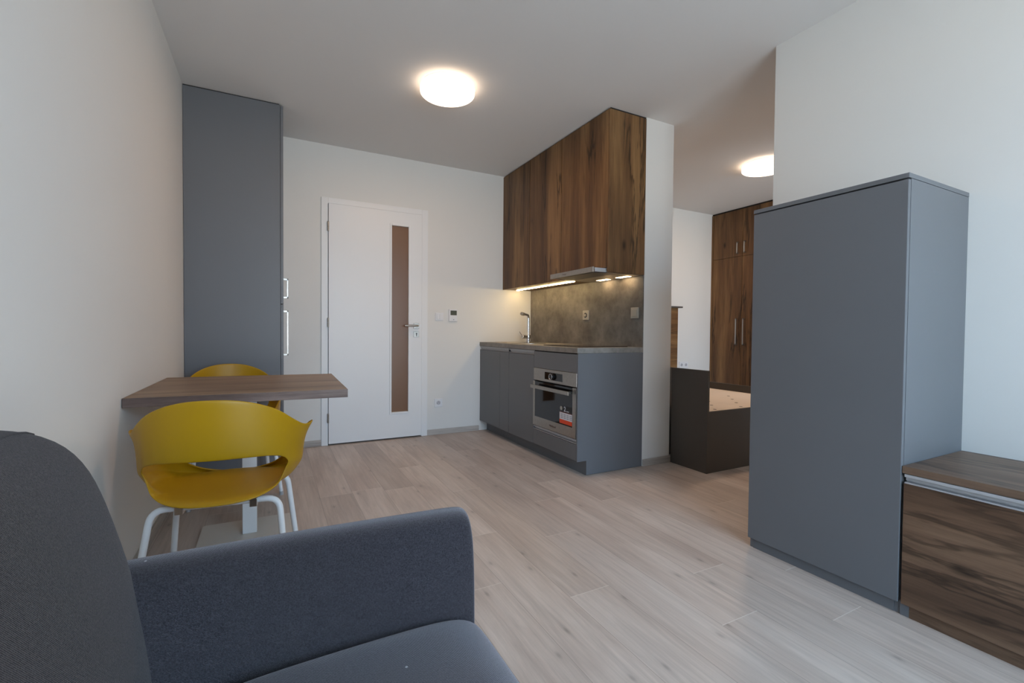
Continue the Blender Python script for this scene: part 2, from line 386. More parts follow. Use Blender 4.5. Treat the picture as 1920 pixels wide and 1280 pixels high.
bm = bmesh.new(); box(bm, XL, DX0, YB, YB+.15, 0, ZC); box(bm, DX1, XE, YB, YB+.15, 0, ZC); box(bm, DX0, DX1, YB, YB+.15, DZ, ZC)
struct('wall_back', bm, PLASTER)
struct('wall_hallway', B(XL, 2.6, YB+1.5, YB+1.6, 0, ZC), PLASTER)
struct('wall_hallway_side', B(2.5, 2.6, YB+.15, YB+1.5, 0, ZC), PLASTER)
struct('wall_partition', B(XK, XP, YS, YB, 0, ZC), PLASTER)
struct('wall_right', B(XR, XR+.15, YF, YC, 0, ZC), PLASTER)
struct('wall_bedroom_inner', B(XR+.15, 3.95, 1.50, YC, 0, ZC), PLASTER)
struct('wall_bedroom_right', B(XE, XE+.2, YF-.3, YB+.15, 0, ZC), PLASTER)
bm = bmesh.new()
WX = ((.18, 2.08), (3.3, 5.7)); WZ0, WZ1 = .10, 2.35
for a, b in ((XL, WX[0][0]), (WX[0][1], WX[1][0]), (WX[1][1], XE)): box(bm, a, b, YF-.3, YF, 0, ZC)
for a, b in WX:
    box(bm, a, b, YF-.3, YF, WZ1, ZC); box(bm, a, b, YF-.3, YF, 0, WZ0)
struct('wall_front', bm, PLASTER)
for i, (a, b) in enumerate(WX):
    wn = bpy.data.objects.new('window_%d' % (i+1), None); COL.objects.link(wn); wn.location = ((a+b)/2, YF-.15, WZ0); wn['kind'] = 'structure'
    bm = bmesh.new(); mid = (a+b)/2
    for x0, x1 in ((a, mid), (mid, b)):
        box(bm, x0, x0+.06, YF-.18, YF-.12, WZ0, WZ1); box(bm, x1-.06, x1, YF-.18, YF-.12, WZ0, WZ1)
        box(bm, x0+.06, x1-.06, YF-.18, YF-.12, WZ0, WZ0+.06); box(bm, x0+.06, x1-.06, YF-.18, YF-.12, WZ1-.06, WZ1)
    obj('window_frame', bm, WHITE, wn)
    bm = bmesh.new()
    for x0, x1 in ((a, mid), (mid, b)): box(bm, x0+.06, x1-.06, YF-.152, YF-.148, WZ0+.06, WZ1-.06)
    obj('window_pane', bm, WGLASS, wn)
# skirting
def skirt(name, x0, x1, y0, y1, mat=SKIRT):
    return struct(name, B(x0, x1, y0, y1, 0, .052, .002), mat)
skirt('baseboard_left', XL, XL+.012, YF, 3.66, SKIRT_Y)
skirt('baseboard_back', .08, .378, YB-.012, YB); skirt('baseboard_back_right', 1.320, 1.862, YB-.012, YB)
bm = bmesh.new(); box(bm, XK+.004, XP+.012, YS-.012, YS, 0, .052, .002); box(bm, XP, XP+.012, YS+.0005, YB-.07, 0, .052, .002)
struct('baseboard_partition', bm, SKIRT)
skirt('baseboard_bedroom', 4.7, 5.25, YB-.012, YB)
bm = bmesh.new(); box(bm, XR-.012, XR, 1.40, YC+.012, 0, .052, .002); box(bm, XR, XR+.15, YC, YC+.012, 0, .052, .002)
struct('baseboard_right', bm, SKIRT_Y)

# ------------------------------------------------------------------ interior door
d = bpy.data.objects.new('door_1', None); COL.objects.link(d); d.location = (.85, YB, 0); d['kind'] = 'structure'
FX0, FX1, FZ = .378, 1.320, 2.146
bm = bmesh.new()
for x0, x1, z0, z1 in ((FX0, .432, 0, FZ), (1.262, FX1, 0, FZ), (.432, 1.262, 2.098, FZ)): box(bm, x0, x1, YB-.014, YB, z0, z1, .002)
box(bm, DX0, .432, YB, YB+.15, 0, DZ-.02); box(bm, 1.262, DX1, YB, YB+.15, 0, DZ-.02); box(bm, DX0, DX1, YB, YB+.15, 2.098, DZ)
obj('door_frame', bm, WHITE, d)
LX0, LX1, LZ0, LZ1 = .436, 1.258, .014, 2.094; GX0, GX1, GZ0, GZ1 = .976, 1.130, .252, 1.966
bm = bmesh.new(); y0, y1 = YB-.026, YB+.014
for x0, x1, z0, z1 in ((LX0, GX0-.012, LZ0, LZ1), (GX1+.012, LX1, LZ0, LZ1), (GX0-.012, GX1+.012, LZ0, GZ0-.012), (GX0-.012, GX1+.012, GZ1+.012, LZ1)): box(bm, x0, x1, y0, y1, z0, z1)
bmesh.ops.remove_doubles(bm, verts=bm.verts, dist=1e-5)
leaf = obj('door_leaf', bm, WHITE, d)
bm = bmesh.new()
for x0, x1, z0, z1 in ((GX0-.018, GX0, GZ0-.018, GZ1+.018), (GX1, GX1+.018, GZ0-.018, GZ1+.018), (GX0, GX1, GZ0-.018, GZ0), (GX0, GX1, GZ1, GZ1+.018)): box(bm, x0, x1, y0-.007, y1-.01, z0, z1, .002)
obj('glazing_bead', bm, WHITE, leaf)
obj('door_pane', B(GX0, GX1, YB-.010, YB-.004, GZ0, GZ1), SATIN, leaf)['label'] = 'tall narrow bronze satin glass pane'
for z in (1.857, 1.03, .200):
    bm = bmesh.new(); cyl(bm, (.432, YB-.030, z), (.432, YB-.030, z+.038), .0075, 16); cyl(bm, (.432, YB-.030, z+.042), (.432, YB-.030, z+.080), .0075, 16)
    obj('hinge', autobm := bm, NICKEL, d)
bm = bmesh.new(); box(bm, 1.180, 1.232, YB-.034, YB-.026, 1.025, 1.077, .002)
ros = obj('handle_rosette', bm, NICKEL, leaf)
bm = bmesh.new(); tube(bm, [(1.208, YB-.032, 1.052), (1.208, YB-.078, 1.052), (1.085, YB-.078, 1.051)], .0095, 16, .012)
autosmooth(obj('door_handle', bm, NICKEL, leaf))
bm = bmesh.new(); box(bm, 1.180, 1.232, YB-.033, YB-.026, .945, .998, .002); kp = obj('keyhole_plate', bm, NICKEL, leaf)
bm = bmesh.new(); cyl(bm, (1.207, YB-.0335, .978), (1.207, YB-.0325, .978), .0065, 16); box(bm, 1.2035, 1.2105, YB-.0337, YB-.0327, .956, .978)
obj('keyhole', bm, BLACK_P, leaf)

# ------------------------------------------------------------------ switches and sockets
def socket_y(x0, x1, z0, z1, label, n=1, grp=None):
    """white wall socket on a wall facing -y"""
    t = thing('wall_socket', ((x0+x1)/2, YB, z0), label, 'socket', grp)
    obj('faceplate', B(x0, x1, YB-.010, YB, z0, z1, .004), PLASTIC, t)
    for i in range(n):
        cx = x0+(x1-x0)*(i+.5)/n; cz = (z0+z1)/2
        bm = bmesh.new(); cyl(bm, (cx, YB-.012, cz), (cx, YB-.006, cz), .0205, 28); obj('outlet_recess', bm, OUTLET, t)
        bm = bmesh.new()
        for s in (-1, 1): cyl(bm, (cx+s*.0095, YB-.0128, cz-.004), (cx+s*.0095, YB-.011, cz-.004), .003, 10)
        obj('pin_hole', bm, BLACK_P, t)
        bm = bmesh.new(); cyl(bm, (cx, YB-.020, cz+.009), (cx, YB-.011, cz+.009), .0025, 10); obj('earth_pin', bm, CHROME, t)
    return t
socket_y(1.392, 1.474, .268, .350, 'white wall socket low on the wall right of the door', 1)
socket_y(4.685, 4.845, .550, .632, 'white double wall socket above the bed in the bedroom', 2)
t = thing('light_switch', (1.44, YB, 1.105), 'white square light switch on the wall right of the door handle', 'switch')
obj('faceplate', B(1.399, 1.481, YB-.009, YB, 1.104, 1.182, .004), PLASTIC, t)
obj('rocker', B(1.414, 1.439, YB-.013, YB-.008, 1.118, 1.168, .0015), PLASTIC, t); obj('rocker', B(1.441, 1.466, YB-.013, YB-.008, 1.118, 1.168, .0015), PLASTIC, t)
t = thing('thermostat', (1.577, YB, 1.10), 'white wall thermostat with a dark display left of the kitchen', 'thermostat')
obj('housing', B(1.534, 1.620, YB-.016, YB, 1.100, 1.218, .003), PLASTIC, t)
obj('display', B(1.549, 1.614, YB-.0175, YB-.015, 1.160, 1.206, .0008), LCD, t)
bm = bmesh.new()
for cx in (1.569, 1.594):
    for sx_, sz, wx, hz in ((-.008, .006, .0015, .006), (.008, .006, .0015, .006), (-.008, -.006, .0015, .006), (.008, -.006, .0015, .006), (0, .013, .008, .0015), (0, -.013, .008, .0015)):
        box(bm, cx+sx_-wx, cx+sx_+wx, YB-.0182, YB-.0174, 1.183+sz-hz, 1.183+sz+hz)
obj('display_digits', bm, LCD_D, t)
bm = bmesh.new(); cyl(bm, (1.582, YB-.018, 1.117), (1.582, YB-.015, 1.117), .005, 16); obj('button', bm, STICK_G, t)

# ------------------------------------------------------------------ lamps
def ceiling_lamp(x, y, label, r=.175, power=7.6):
    t = thing('ceiling_lamp', (x, y, ZC), label, 'ceiling lamp', 'round ceiling lamps')
    bm = bmesh.new(); cyl(bm, (0, 0, -.011), (0, 0, 0), r*.93, 64); autosmooth(obj('mounting_plate', bm, WHITE_M, t, local=True))
    bm = bmesh.new(); cyl(bm, (0, 0, -.060), (0, 0, -.011), r, 72, bev=.010); autosmooth(obj('diffuser', bm, LAMP, t, local=True))
    l = bpy.data.lights.new('lamp_glow', 'AREA'); l.shape = 'DISK'; l.size = r*1.8; l.color = (1.0, .57, .29) if power < 10 else (1.0, .70, .48); l.energy = power
    lo = bpy.data.objects.new('lamp_glow', l); COL.objects.link(lo); lo.parent = t; lo.location = (0, 0, -.0608)
    return t
ceiling_lamp(1.017, 2.879, 'round lit ceiling lamp over the living room in front of the door')
ceiling_lamp(4.11, 2.76, 'round lit ceiling lamp in the bedroom near the wardrobe', .2, 15.0)

# ------------------------------------------------------------------ tall cabinet by the dining table (side seen), handles on its front
YCAB = 3.679
t = thing('tall_cabinet', (-.22, 3.98, 0), 'floor to ceiling grey cabinet in the corner left of the door', 'cabinet')
bm = bmesh.new(); box(bm, XL+.002, .056, YCAB, YB-.022, .0, 2.592, .001); obj('body', bm, GREY, t)
bm = bmesh.new(); box(bm, XL+.002, .050, YCAB+.005, YB-.03, 2.590, ZC-.001); obj('top_gap_shade', bm, DARK, t)  # black strip stands in for the shade above the cabinet
dr = []
for z0, z1 in ((.09, 1.185), (1.189, 2.585)): dr.append(obj('door', B(.058, .0755, YCAB, 4.262, z0, z1, .001), GREY, t))
def bar_handle(parent, x, y, z0, z1, out=.034, s=.006, along=1):
    bm = bmesh.new(); box(bm, x, x+out, y-s, y+s, z0, z0+.012, .001); box(bm, x, x+out, y-s, y+s, z1-.012, z1, .001); box(bm, x+out-.009, x+out, y-s, y+s, z0, z1, .001)
    return obj('handle', bm, NICKEL, parent)
bar_handle(dr[1], .0755, 3.722, 1.231, 1.374, .032, .008); bar_handle(dr[0], .0755, 3.722, .818, 1.143, .032, .008)

# ------------------------------------------------------------------ kitchen base units
XF, XW, ZPL = 1.873, 1.868, .1036
def profile_y(parent, y0, y1, z0, z1, x, mat=ALU, bm=None):
    """C-shaped recessed grip profile running along y, open toward -x"""
    h = z1-z0; b_ = bmesh.new(); box(b_, x, x+.03, y0, y1, z1-h*.30, z1); box(b_, x+.012, x+.03, y0, y1, z0+h*.28, z1-h*.30); box(b_, x, x+.03, y0, y1, z0, z0+h*.13)
    box(b_, x+.020, x+.03, y0, y1, z0+h*.13, z0+h*.28)
    return obj('grip_profile', b_, mat, parent)
t = thing('base_cabinet', (2.17, 3.96, 0), 'grey kitchen base cabinet under the sink next to the back wall', 'cabinet', 'kitchen base cabinets')
bm = bmesh.new(); box(bm, XF+.019, XK, 3.641, YB, ZPL, .700); box(bm, XF+.035, XK, 3.641, YB, .700, .712); box(bm, XF+.035, XF+.045, 3.641, YB, .712, .856); obj('body', bm, GREY, t)
obj('door', B(XF, XF+.018, 3.822, YB-.003, ZPL, .820, .001), GREY, t); obj('filler_panel', B(XF, XF+.018, 3.641, 3.8195, ZPL, .820, .001), GREY, t)
profile_y(t, 3.645, YB-.003, .824, .855, XF+.001)
obj('end_cap', B(XF+.002, XF+.028, 3.638, 3.645, .822, .856), BLACK_P, t)
t = thing('base_cabinet', (2.17, 3.42, 0), 'narrow grey kitchen base cabinet between sink cabinet and oven', 'cabinet', 'kitchen base cabinets')
bm = bmesh.new(); box(bm, XF+.035, XK, 3.199, 3.637, ZPL, .856); obj('body', bm, GREY, t)
obj('door', B(XF, XF+.018, 3.199, 3.637, ZPL, .818, .001), GREY, t); profile_y(t, 3.199, 3.634, .822, .855, XF+.001)
# oven unit
OY0, OY1 = 2.609, 3.196
t = thing('oven_cabinet', (2.17, 2.9, 0), 'grey kitchen cabinet around the oven, with end panel facing the room', 'cabinet', 'kitchen base cabinets')
bm = bmesh.new(); box(bm, XF+.03, XK, 3.190, 3.198, ZPL, .856); box(bm, XF+.03, XK, OY0, 3.190, ZPL, .118); box(bm, XF+.03, XK, OY0, 3.190, .236, .250); box(bm, XF+.03, XK, OY0, 3.190, .722, .735)
box(bm, XK-.02, XK, OY0, 3.19, .118, .856)
obj('body', bm, GREY, t)
bm = bmesh.new(); prism(bm, [(XF, ZPL), (1.953, ZPL), (1.953, 0.003), (XK, .003), (XK, .857), (XF, .857)], 1, 2.5955, 2.607); obj('end_panel', bm, GREY, t)
obj('fascia', B(XF, XF+.018, OY0, OY1, .720, .850, .001), GREY, t)
obj('painted_gap_shade', B(XF+.006, XF+.03, OY0, OY1, .850, .857), DARK, t)  # black strip paints the shade under the worktop edge
dw = obj('drawer', B(XF, XF+.018, OY0, OY1, .108, .222, .001), GREY, t); profile_y(t, OY0, OY1, .226, .256, XF+.001)
pl = obj('plinth', B(1.954, 1.970, 2.608, YB-.002, 0, .1035), GREY); pl['label'] = 'long grey plinth board under the kitchen base cabinets'; pl['category'] = 'plinth'
# oven
t = thing('oven', (2.1, 2.9, .26), 'built-in stainless steel oven with black glass door', 'oven')
obj('oven_body', B(XF+.018, XK-.03, OY0+.01, OY1-.012, .262, .718), BLACK_P, t)
obj('control_panel', B(XF-.002, XF+.018, OY0, OY1, .621, .718, .0015), STEEL, t)
obj('display', B(XF-.004, XF, 2.783, 3.026, .641, .697, .001), BLACK_GL, t)
bm = bmesh.new(); cyl(bm, (XF-.004, 2.912, .669), (XF-.024, 2.912, .669), .0235, 32, bev=.003); kb = autosmooth(obj('knob', bm, BLACK_P, t))
bm = bmesh.new(); tube(bm, [(XF-.024, 2.912+.021*math.cos(a), .669+.021*math.sin(a)) for a in [i*math.pi/16 for i in range(33)]], .0022, 8); autosmooth(obj('knob_ring', bm, CHROME, kb))
DX = XF-.006
bm = bmesh.new(); GY0, GY1, GZ0_, GZ1_ = 2.650, 3.168, .333, .612
for y0_, y1_, z0, z1 in ((OY0, GY0, .262, .614), (GY1, OY1, .262, .614), (GY0, GY1, .262, GZ0_)): box(bm, DX, XF+.017, y0_, y1_, z0, z1)
dd = obj('oven_door', bm, STEEL, t)
obj('door_glass', B(DX+.001, XF+.010, GY0, GY1, GZ0_, GZ1_), BLACK_GL, dd)
obj('vent_slot', B(XF+.008, XF+.017, OY0, OY1, .614, .6205), DARK, t)
bm = bmesh.new(); box(bm, XF-.052, XF-.040, 2.640, 3.165, .563, .590, .002)
for y in (2.68, 3.12): box(bm, XF-.041, DX+.001, y-.008, y+.008, .568, .585)
obj('handle', bm, STEEL, dd)
obj('maker_logo', face_minus_x(text_bm('Whirlpool', .022, .0003), DX-.0005, 2.905, .296), LOGO, dd)
st = obj('sticker', B(DX-.0006, DX+.001, 2.653, 2.809, .343, .372), RED, dd)
obj('sticker_icons', B(DX-.0007, DX+.001, 2.653, 2.809, .372, .423), STICK_W, st)
obj('sticker_rim', B(DX-.0007, DX+.001, 2.653, 2.809, .423, .429), STICK_M, st)
obj('sticker_head', B(DX-.0004, DX+.001, 2.653, 2.780, .429, .472), BLACK_P, st)
bm = bmesh.new()
for i in range(4):
    for j in range(3): box(bm, DX-.0010, DX-.0004, 2.792-.037*i-.026, 2.792-.037*i, .382+j*.012, .388+j*.012)
obj('icon_pictogram', bm, STICK_G, st)
obj('sticker_numeral', face_minus_x(text_bm('2', .048, .0003, True), DX-.0008, 2.742, .449), STICK_W, st)
bm = bmesh.new(); box(bm, DX-.0008, DX-.0002, 2.690, 2.722, .434, .439); obj('sticker_line', bm, STICK_W, st)
bm = bmesh.new(); cyl(bm, (DX-.0008, 2.789, .452), (DX, 2.789, .452), .015, 24); obj('round_seal', bm, PLASTIC_S, st)
# worktop, hob, sink, tap
CONC_W = concrete('light_concrete_worktop_laminate', lin(116, 112, 108), lin(138, 134, 129), lin(156, 152, 147))
wt = obj('worktop', B(XW, XK, 2.5955, YB, .858, .8962, .0015), CONC_W); tag(wt, 'grey concrete-look kitchen worktop over the base cabinets', 'worktop')
hb = obj('hob', B(1.945, 2.400, 2.690, 3.170, .8962, .9015, .001), BLACK_GL); tag(hb, 'flat black glass hob set in the worktop above the oven', 'hob')
t = thing('sink', (2.15, 3.95, .8962), 'stainless steel inset sink in the worktop beside the back wall', 'sink')
bm = bmesh.new(); cx, cy = 2.14, 3.80; N = 48
prof = [(1.07, .8962), (1.07, .8995), (1.0, .9005), (.95, .8995), (.90, .8985), (.3, .8975), (0.001, .8973)]
rings = []
for k_, z in prof: rings.append([bm.verts.new((cx+.17*k_*math.cos(2*math.pi*i/N), cy+.19*k_*math.sin(2*math.pi*i/N), z)) for i in range(N)])
for a, b in zip(rings, rings[1:]):
    for i in range(N): bm.faces.new((a[i], a[(i+1) % N], b[(i+1) % N], b[i]))
autosmooth(obj('basin', bm, NICKEL, t))
bm = bmesh.new(); box(bm, 1.965, 2.29, 4.0, 4.22, .8962, .8985, .001)
for i in range(6): box(bm, 2.0, 2.26, 4.03+i*.032, 4.036+i*.032, .8985, .9005, .0008)
obj('drainer', bm, NICKEL, t)
bm = bmesh.new(); cyl(bm, (cx, cy, .8973), (cx, cy, .8995), .03, 24, bev=.001); autosmooth(obj('drain', bm, CHROME, t))
FXX, FYY = 2.325, 4.09
t = thing('tap', (FXX, FYY, .8962), 'chrome kitchen mixer tap with angled spout beside the wall', 'tap')
bm = bmesh.new(); cyl(bm, (FXX, FYY, .8962), (FXX, FYY, .905), .026, 32, bev=.002); cyl(bm, (FXX, FYY, .9), (FXX, FYY, .955), .017, 28); cyl(bm, (FXX, FYY, .934), (FXX, FYY, .972), .024, 32, bev=.004)
autosmooth(obj('tap_body', bm, CHROME, t))
bm = bmesh.new(); tube(bm, [(FXX, FYY, .965), (FXX, FYY, 1.172), (FXX-.115, FYY-.10, 1.180)], .012, 18, .032); autosmooth(obj('spout', bm, CHROME, t))
bm = bmesh.new(); cyl(bm, (FXX-.105, FYY-.091, 1.179), (FXX-.150, FYY-.130, 1.182), .0165, 22, bev=.002); autosmooth(obj('spray_head', bm, NICKEL, t))
bm = bmesh.new(); cyl(bm, (FXX-.015, FYY, .953), (FXX-.075, FYY-.012, .953), .019, 24, bev=.003); autosmooth(obj('cartridge', bm, CHROME, t))
bm = bmesh.new(); cyl(bm, (FXX-.068, FYY-.010, .953), (FXX-.115, FYY-.02, 1.005), .0035, 12); autosmooth(obj('lever', bm, CHROME, t))
# backsplash
bs = obj('backsplash', B(XK-.008, XK, 2.5975, YB-.001, .8962, 1.452), CONC); tag(bs, 'grey concrete-look splashback panel behind the kitchen worktop', 'splashback')
XS = XK-.008
t = thing('wall_socket', (XS, 3.292, 1.11), 'silver single socket in the middle of the splashback', 'socket')
obj('faceplate', B(XS-.011, XS, 3.250, 3.334, 1.112, 1.196, .003), PLASTIC_S, t)
bm = bmesh.new(); cyl(bm, (XS-.013, 3.292, 1.154), (XS-.006, 3.292, 1.154), .0215, 28); obj('outlet_recess', bm, BLACK_P, t)
bm = bmesh.new(); cyl(bm, (XS-.018, 3.292, 1.154), (XS-.012, 3.292, 1.154), .013, 20); obj('outlet_core', bm, PLASTIC_S, t)
bm = bmesh.new(); cyl(bm, (XS-.023, 3.292, 1.164), (XS-.016, 3.292, 1.164), .0025, 10); obj('earth_pin', bm, CHROME, t)
t = thing('light_switch', (XS, 2.676, 1.11), 'silver rocker switch at the right end of the splashback', 'switch')
obj('faceplate', B(XS-.010, XS, 2.636, 2.718, 1.113, 1.197, .003), PLASTIC_S, t); obj('rocker', B(XS-.015, XS-.009, 2.650, 2.704, 1.127, 1.183, .002), PLASTIC_S, t)

# ------------------------------------------------------------------ kitchen wall units
XU, ZU, ZT = 2.123, 1.436, 2.589
grp = 'kitchen wall cabinets'
lab = ['brown oak kitchen wall cabinet beside the back wall', 'brown oak kitchen wall cabinet in the middle of the row', 'brown oak kitchen wall cabinet above the extractor hood']
for i, (a, b) in enumerate(((3.7305, YB), (3.2045, 3.7245), (2.608, 3.1985))):
    t = thing('wall_cabinet', ((XU+XK)/2, (a+b)/2, ZU), lab[i], 'cabinet', grp)
    zb = ZU+.002 if i < 2 else ZU+.055
    obj('body', B(XU+.020, XK, a-.002, b+(.002 if i else 0), zb, ZT), OAK_V[3] if i < 2 else GREY, t)
    obj('door', B(XU, XU+.018, a, b-(.002 if i == 0 else 0), (ZU if i < 2 else ZU+.034), ZT, .001), OAK_V[i], t)
    if i == 2: obj('end_panel', B(XU-.001, XK-.0005, 2.5955, 2.606, ZU, ZT, .0008), OAK_V[3], t)
f = obj('ceiling_gap_shade', B(XU+.012, XK, 2.600, YB, ZT, ZC), DARK); tag(f, 'black strip painting the shade in the gap between the oak wall cabinets and the ceiling', 'painted shade')  # solid black strip; the gap's shade is put into its colour
t = thing('extractor_hood', (2.3, 2.9, ZU), 'slim pull-out extractor hood under the wall cabinet over the hob', 'hood')
HX = 2.003
obj('front_panel', B(HX, HX+.014, 2.612, 3.172, 1.431, 1.468, .0015), STEEL, t)
bm = bmesh.new(); box(bm, HX+.014, XU-.001, 2.618, 3.166, 1.452, 1.464); box(bm, HX+.02, XU+.02, 2.618, 2.636, 1.436, 1.452); box(bm, HX+.02, XU+.02, 3.148, 3.166, 1.436, 1.452); obj('pull_out_tray', bm, ALU, t)
bm = bmesh.new(); box(bm, XU+.022, XK-.012, 2.612, 3.192, 1.433, 1.485); obj('hood_body', bm, STEEL, t)
bm = bmesh.new(); box(bm, HX+.03, XU+.10, 2.640, 3.145, 1.4325, 1.4355)
obj('grease_filter', bm, simple('filter_mesh_dark', lin(60, 66, 82), .3, metal=.9, noise=.5, nscale=300), t)
for y in (3.00, 2.76):
    bm = bmesh.new(); box(bm, 2.385, 2.430, y-.065, y+.065, 1.4315, 1.434, .0008); lo = obj('hood_light', bm, HOODLED, t)
obj('maker_logo', face_minus_x(text_bm('Whirlpool', .013, .0002), HX-.0003, 2.97, 1.449), LOGO, t)
lt = obj('led_strip', B(2.262, 2.277, 3.215, 4.235, ZU-.0065, ZU+.0015, .0015), LED); tag(lt, 'lit warm LED strip under the oak wall cabinets', 'light strip')

# ------------------------------------------------------------------ tall grey cabinet on the right
t = thing('tall_cabinet', (2.24, 1.09, 0), 'shoulder-high grey cabinet standing against the right wall', 'cabinet')
obj('side_panel', B(2.0095, XR, .800, .818, .0, 1.560, .0008), GREY, t); obj('side_panel', B(2.0095, XR, 1.369, 1.387, .0, 1.560, .0008), GREY, t)
obj('body', B(2.016, XR-.002, .818, 1.369, .047, 1.560), GREY, t)
obj('top_board', B(1.990, XR, .799, 1.389, 1.561, 1.578, .0012), GREY, t)
obj('door', B(1.990, 2.0075, .8005, 1.387, .0466, 1.5555, .0015), GREY, t)
obj('plinth', B(2.0065, 2.016, .818, 1.369, 0, .047), GREY, t)
# low bench cabinet
t = thing('low_cabinet', (2.24, .1, 0), 'low oak-front cabinet with oak top against the right wall', 'cabinet')
obj('body', B(2.016, XR-.002, -.76, .792, .048, .512), GREY, t)
obj('top_board', B(1.993, XR, -.76, .7985, .513, .5385, .0012), OAK_YT, t)
profile_y(t, -.755, .790, .4795, .5115, 1.9905)
obj('drawer_front', B(1.990, 2.008, -.76, .7915, .0470, .4785, .001), OAK_Y, t)
obj('plinth', B(2.005, 2.016, -.76, .772, 0, .0468), OAK_Y, t); obj('plinth_end', B(2.0045, 2.016, .7725, .7985, 0, .0468), GREY, t)

# ------------------------------------------------------------------ bedroom: bed, headboard, wardrobe
t = thing('bed_frame', (3.4, 3.2, 0), 'dark grey panel bed frame with bare slatless board in the bedroom', 'bed')
t['label'] = 'dark grey panel bed frame without mattress in the bedroom'
BX0, BX1, BY0, BY1 = 2.7625, 4.078, 2.245, 4.19
obj('side_panel', B(BX0-.0135, BX0+.006, BY0, 2.58, 0, .738, .001), GREY_D, t)
obj('side_panel', B(BX0+.0, BX0+.018, 2.6085, BY1, .054, .738, .001), GREY_D, t)
obj('foot_panel', B(BX0+.0065, BX1, BY0+.001, BY0+.019, 0, .443, .001), GREY_D, t)
obj('side_panel', B(BX1-.018, BX1, BY0+.02, BY1, 0, .500, .001), GREY_D, t)
brd = bmesh.new()
for a, b in ((BX0+.018, 3.115), (3.1165, BX1-.018)): box(brd, a, b, BY0+.02, BY1, .415, .432)
obj('base_board', brd, PLY, t)
hole = simple('ventilation_hole_dark', lin(60, 48, 40), .8); bm = bmesh.new()
for i in range(6):
    for j in range(12):
        x = 3.26+.15*i-.30; y = 2.352+.1505*j
        if (i+j) % 2 == 0 and BX0+.05 < x < BX1-.05:
            cyl(bm, (x, y, .4322), (x, y, .4326), .013, 16)
obj('ventilation_hole', bm, hole, t)['kind'] = 'stuff'
t = thing('headboard', (3.6, 4.25, 0), 'brown oak headboard panel with grey top shelf behind the bed', 'headboard')
obj('panel', B(XP+.013, 4.575, 4.205, YB-.001, .0, 1.322, .001), OAK_X, t)
obj('top_board', B(XP+.003, 4.615, 4.165, YB-.001, 1.322, 1.341, .001), GREY_D, t)
t = thing('wardrobe', (5.55, 3.2, 0), 'built-in brown oak wardrobe to the ceiling in the bedroom', 'wardrobe')
WXX = 5.266
obj('body', B(WXX+.019, XE-.025, 1.6, YB-.001, 0, ZC-.02), OAK_V[3], t)
obj('painted_gap_shade', B(WXX+.012, XE-.025, 1.6, YB-.001, ZC-.02, ZC-.001), DARK, t)  # shade of the gap over the wardrobe, painted as a black strip
obj('filler_panel', B(WXX, WXX+.019, 4.255, YB-.001, .0, ZC-.02, .001), OAK_V[3], t)
ys = [4.252, 3.818, 3.383, 2.948, 2.513, 2.078, 1.643]
for i in range(6):
    a, b = ys[i+1]+.0025, ys[i]-.0025; m_ = OAK_V[(i+1) % 3]
    lo = obj('door', B(WXX, WXX+.018, a, b, .06, 1.983, .001), m_, t); hi = obj('door', B(WXX, WXX+.018, a, b, 1.987, ZC-.022, .001), m_, t)
    hy = a+.055 if i % 2 == 0 else b-.040
    for dd_, z0, z1 in ((lo, .862, 1.197), (hi, 2.020, 2.167)):
        bm = bmesh.new(); box(bm, WXX-.034, WXX, hy-.007, hy+.007, z0, z0+.012, .001); box(bm, WXX-.034, WXX, hy-.007, hy+.007, z1-.012, z1, .001); box(bm, WXX-.034, WXX-.025, hy-.007, hy+.007, z0, z1, .001)
        obj('handle', bm, NICKEL, dd_)

# ------------------------------------------------------------------ dining table
t = thing('dining_table', (-.10, 2.62, 0), 'small oak dining table on a white pedestal against the left wall', 'table')
top = [(-.511, 2.253), (.309, 2.213), (.328, 3.043), (-.511, 3.118)]
bm = bmesh.new(); prism(bm, top, 2, .698, .735, .0008)
for f in bm.faces:
    if abs(f.normal.z) < .5: f.material_index = 1
obj('tabletop', bm, [TABLE_WOOD, EDGE_WOOD], t)
bm = bmesh.new(); prism(bm, [(-.308, 2.355), (.118, 2.345), (.100, 2.755), (-.310, 2.757)], 2, 0.0, .010)
ed = [e for e in bm.edges if abs(e.verts[0].co.z-e.verts[1].co.z) > .005]; bmesh.ops.bevel(bm, geom=ed, offset=.018, segments=5, affect='EDGES', profile=.5)
obj('base_plate', bm, simple('cream_powder_coat', lin(214, 208, 200), .4), t)
obj('column', B(-.128, -.066, 2.560, 2.600, .010, .690, .003), WHITE_M, t)
bm = bmesh.new(); box(bm, -.30, .11, 2.55, 2.61, .688, .698); box(bm, -.127, -.067, 2.40, 2.80, .688, .698); obj('top_bracket', bm, BLACK_P, t)

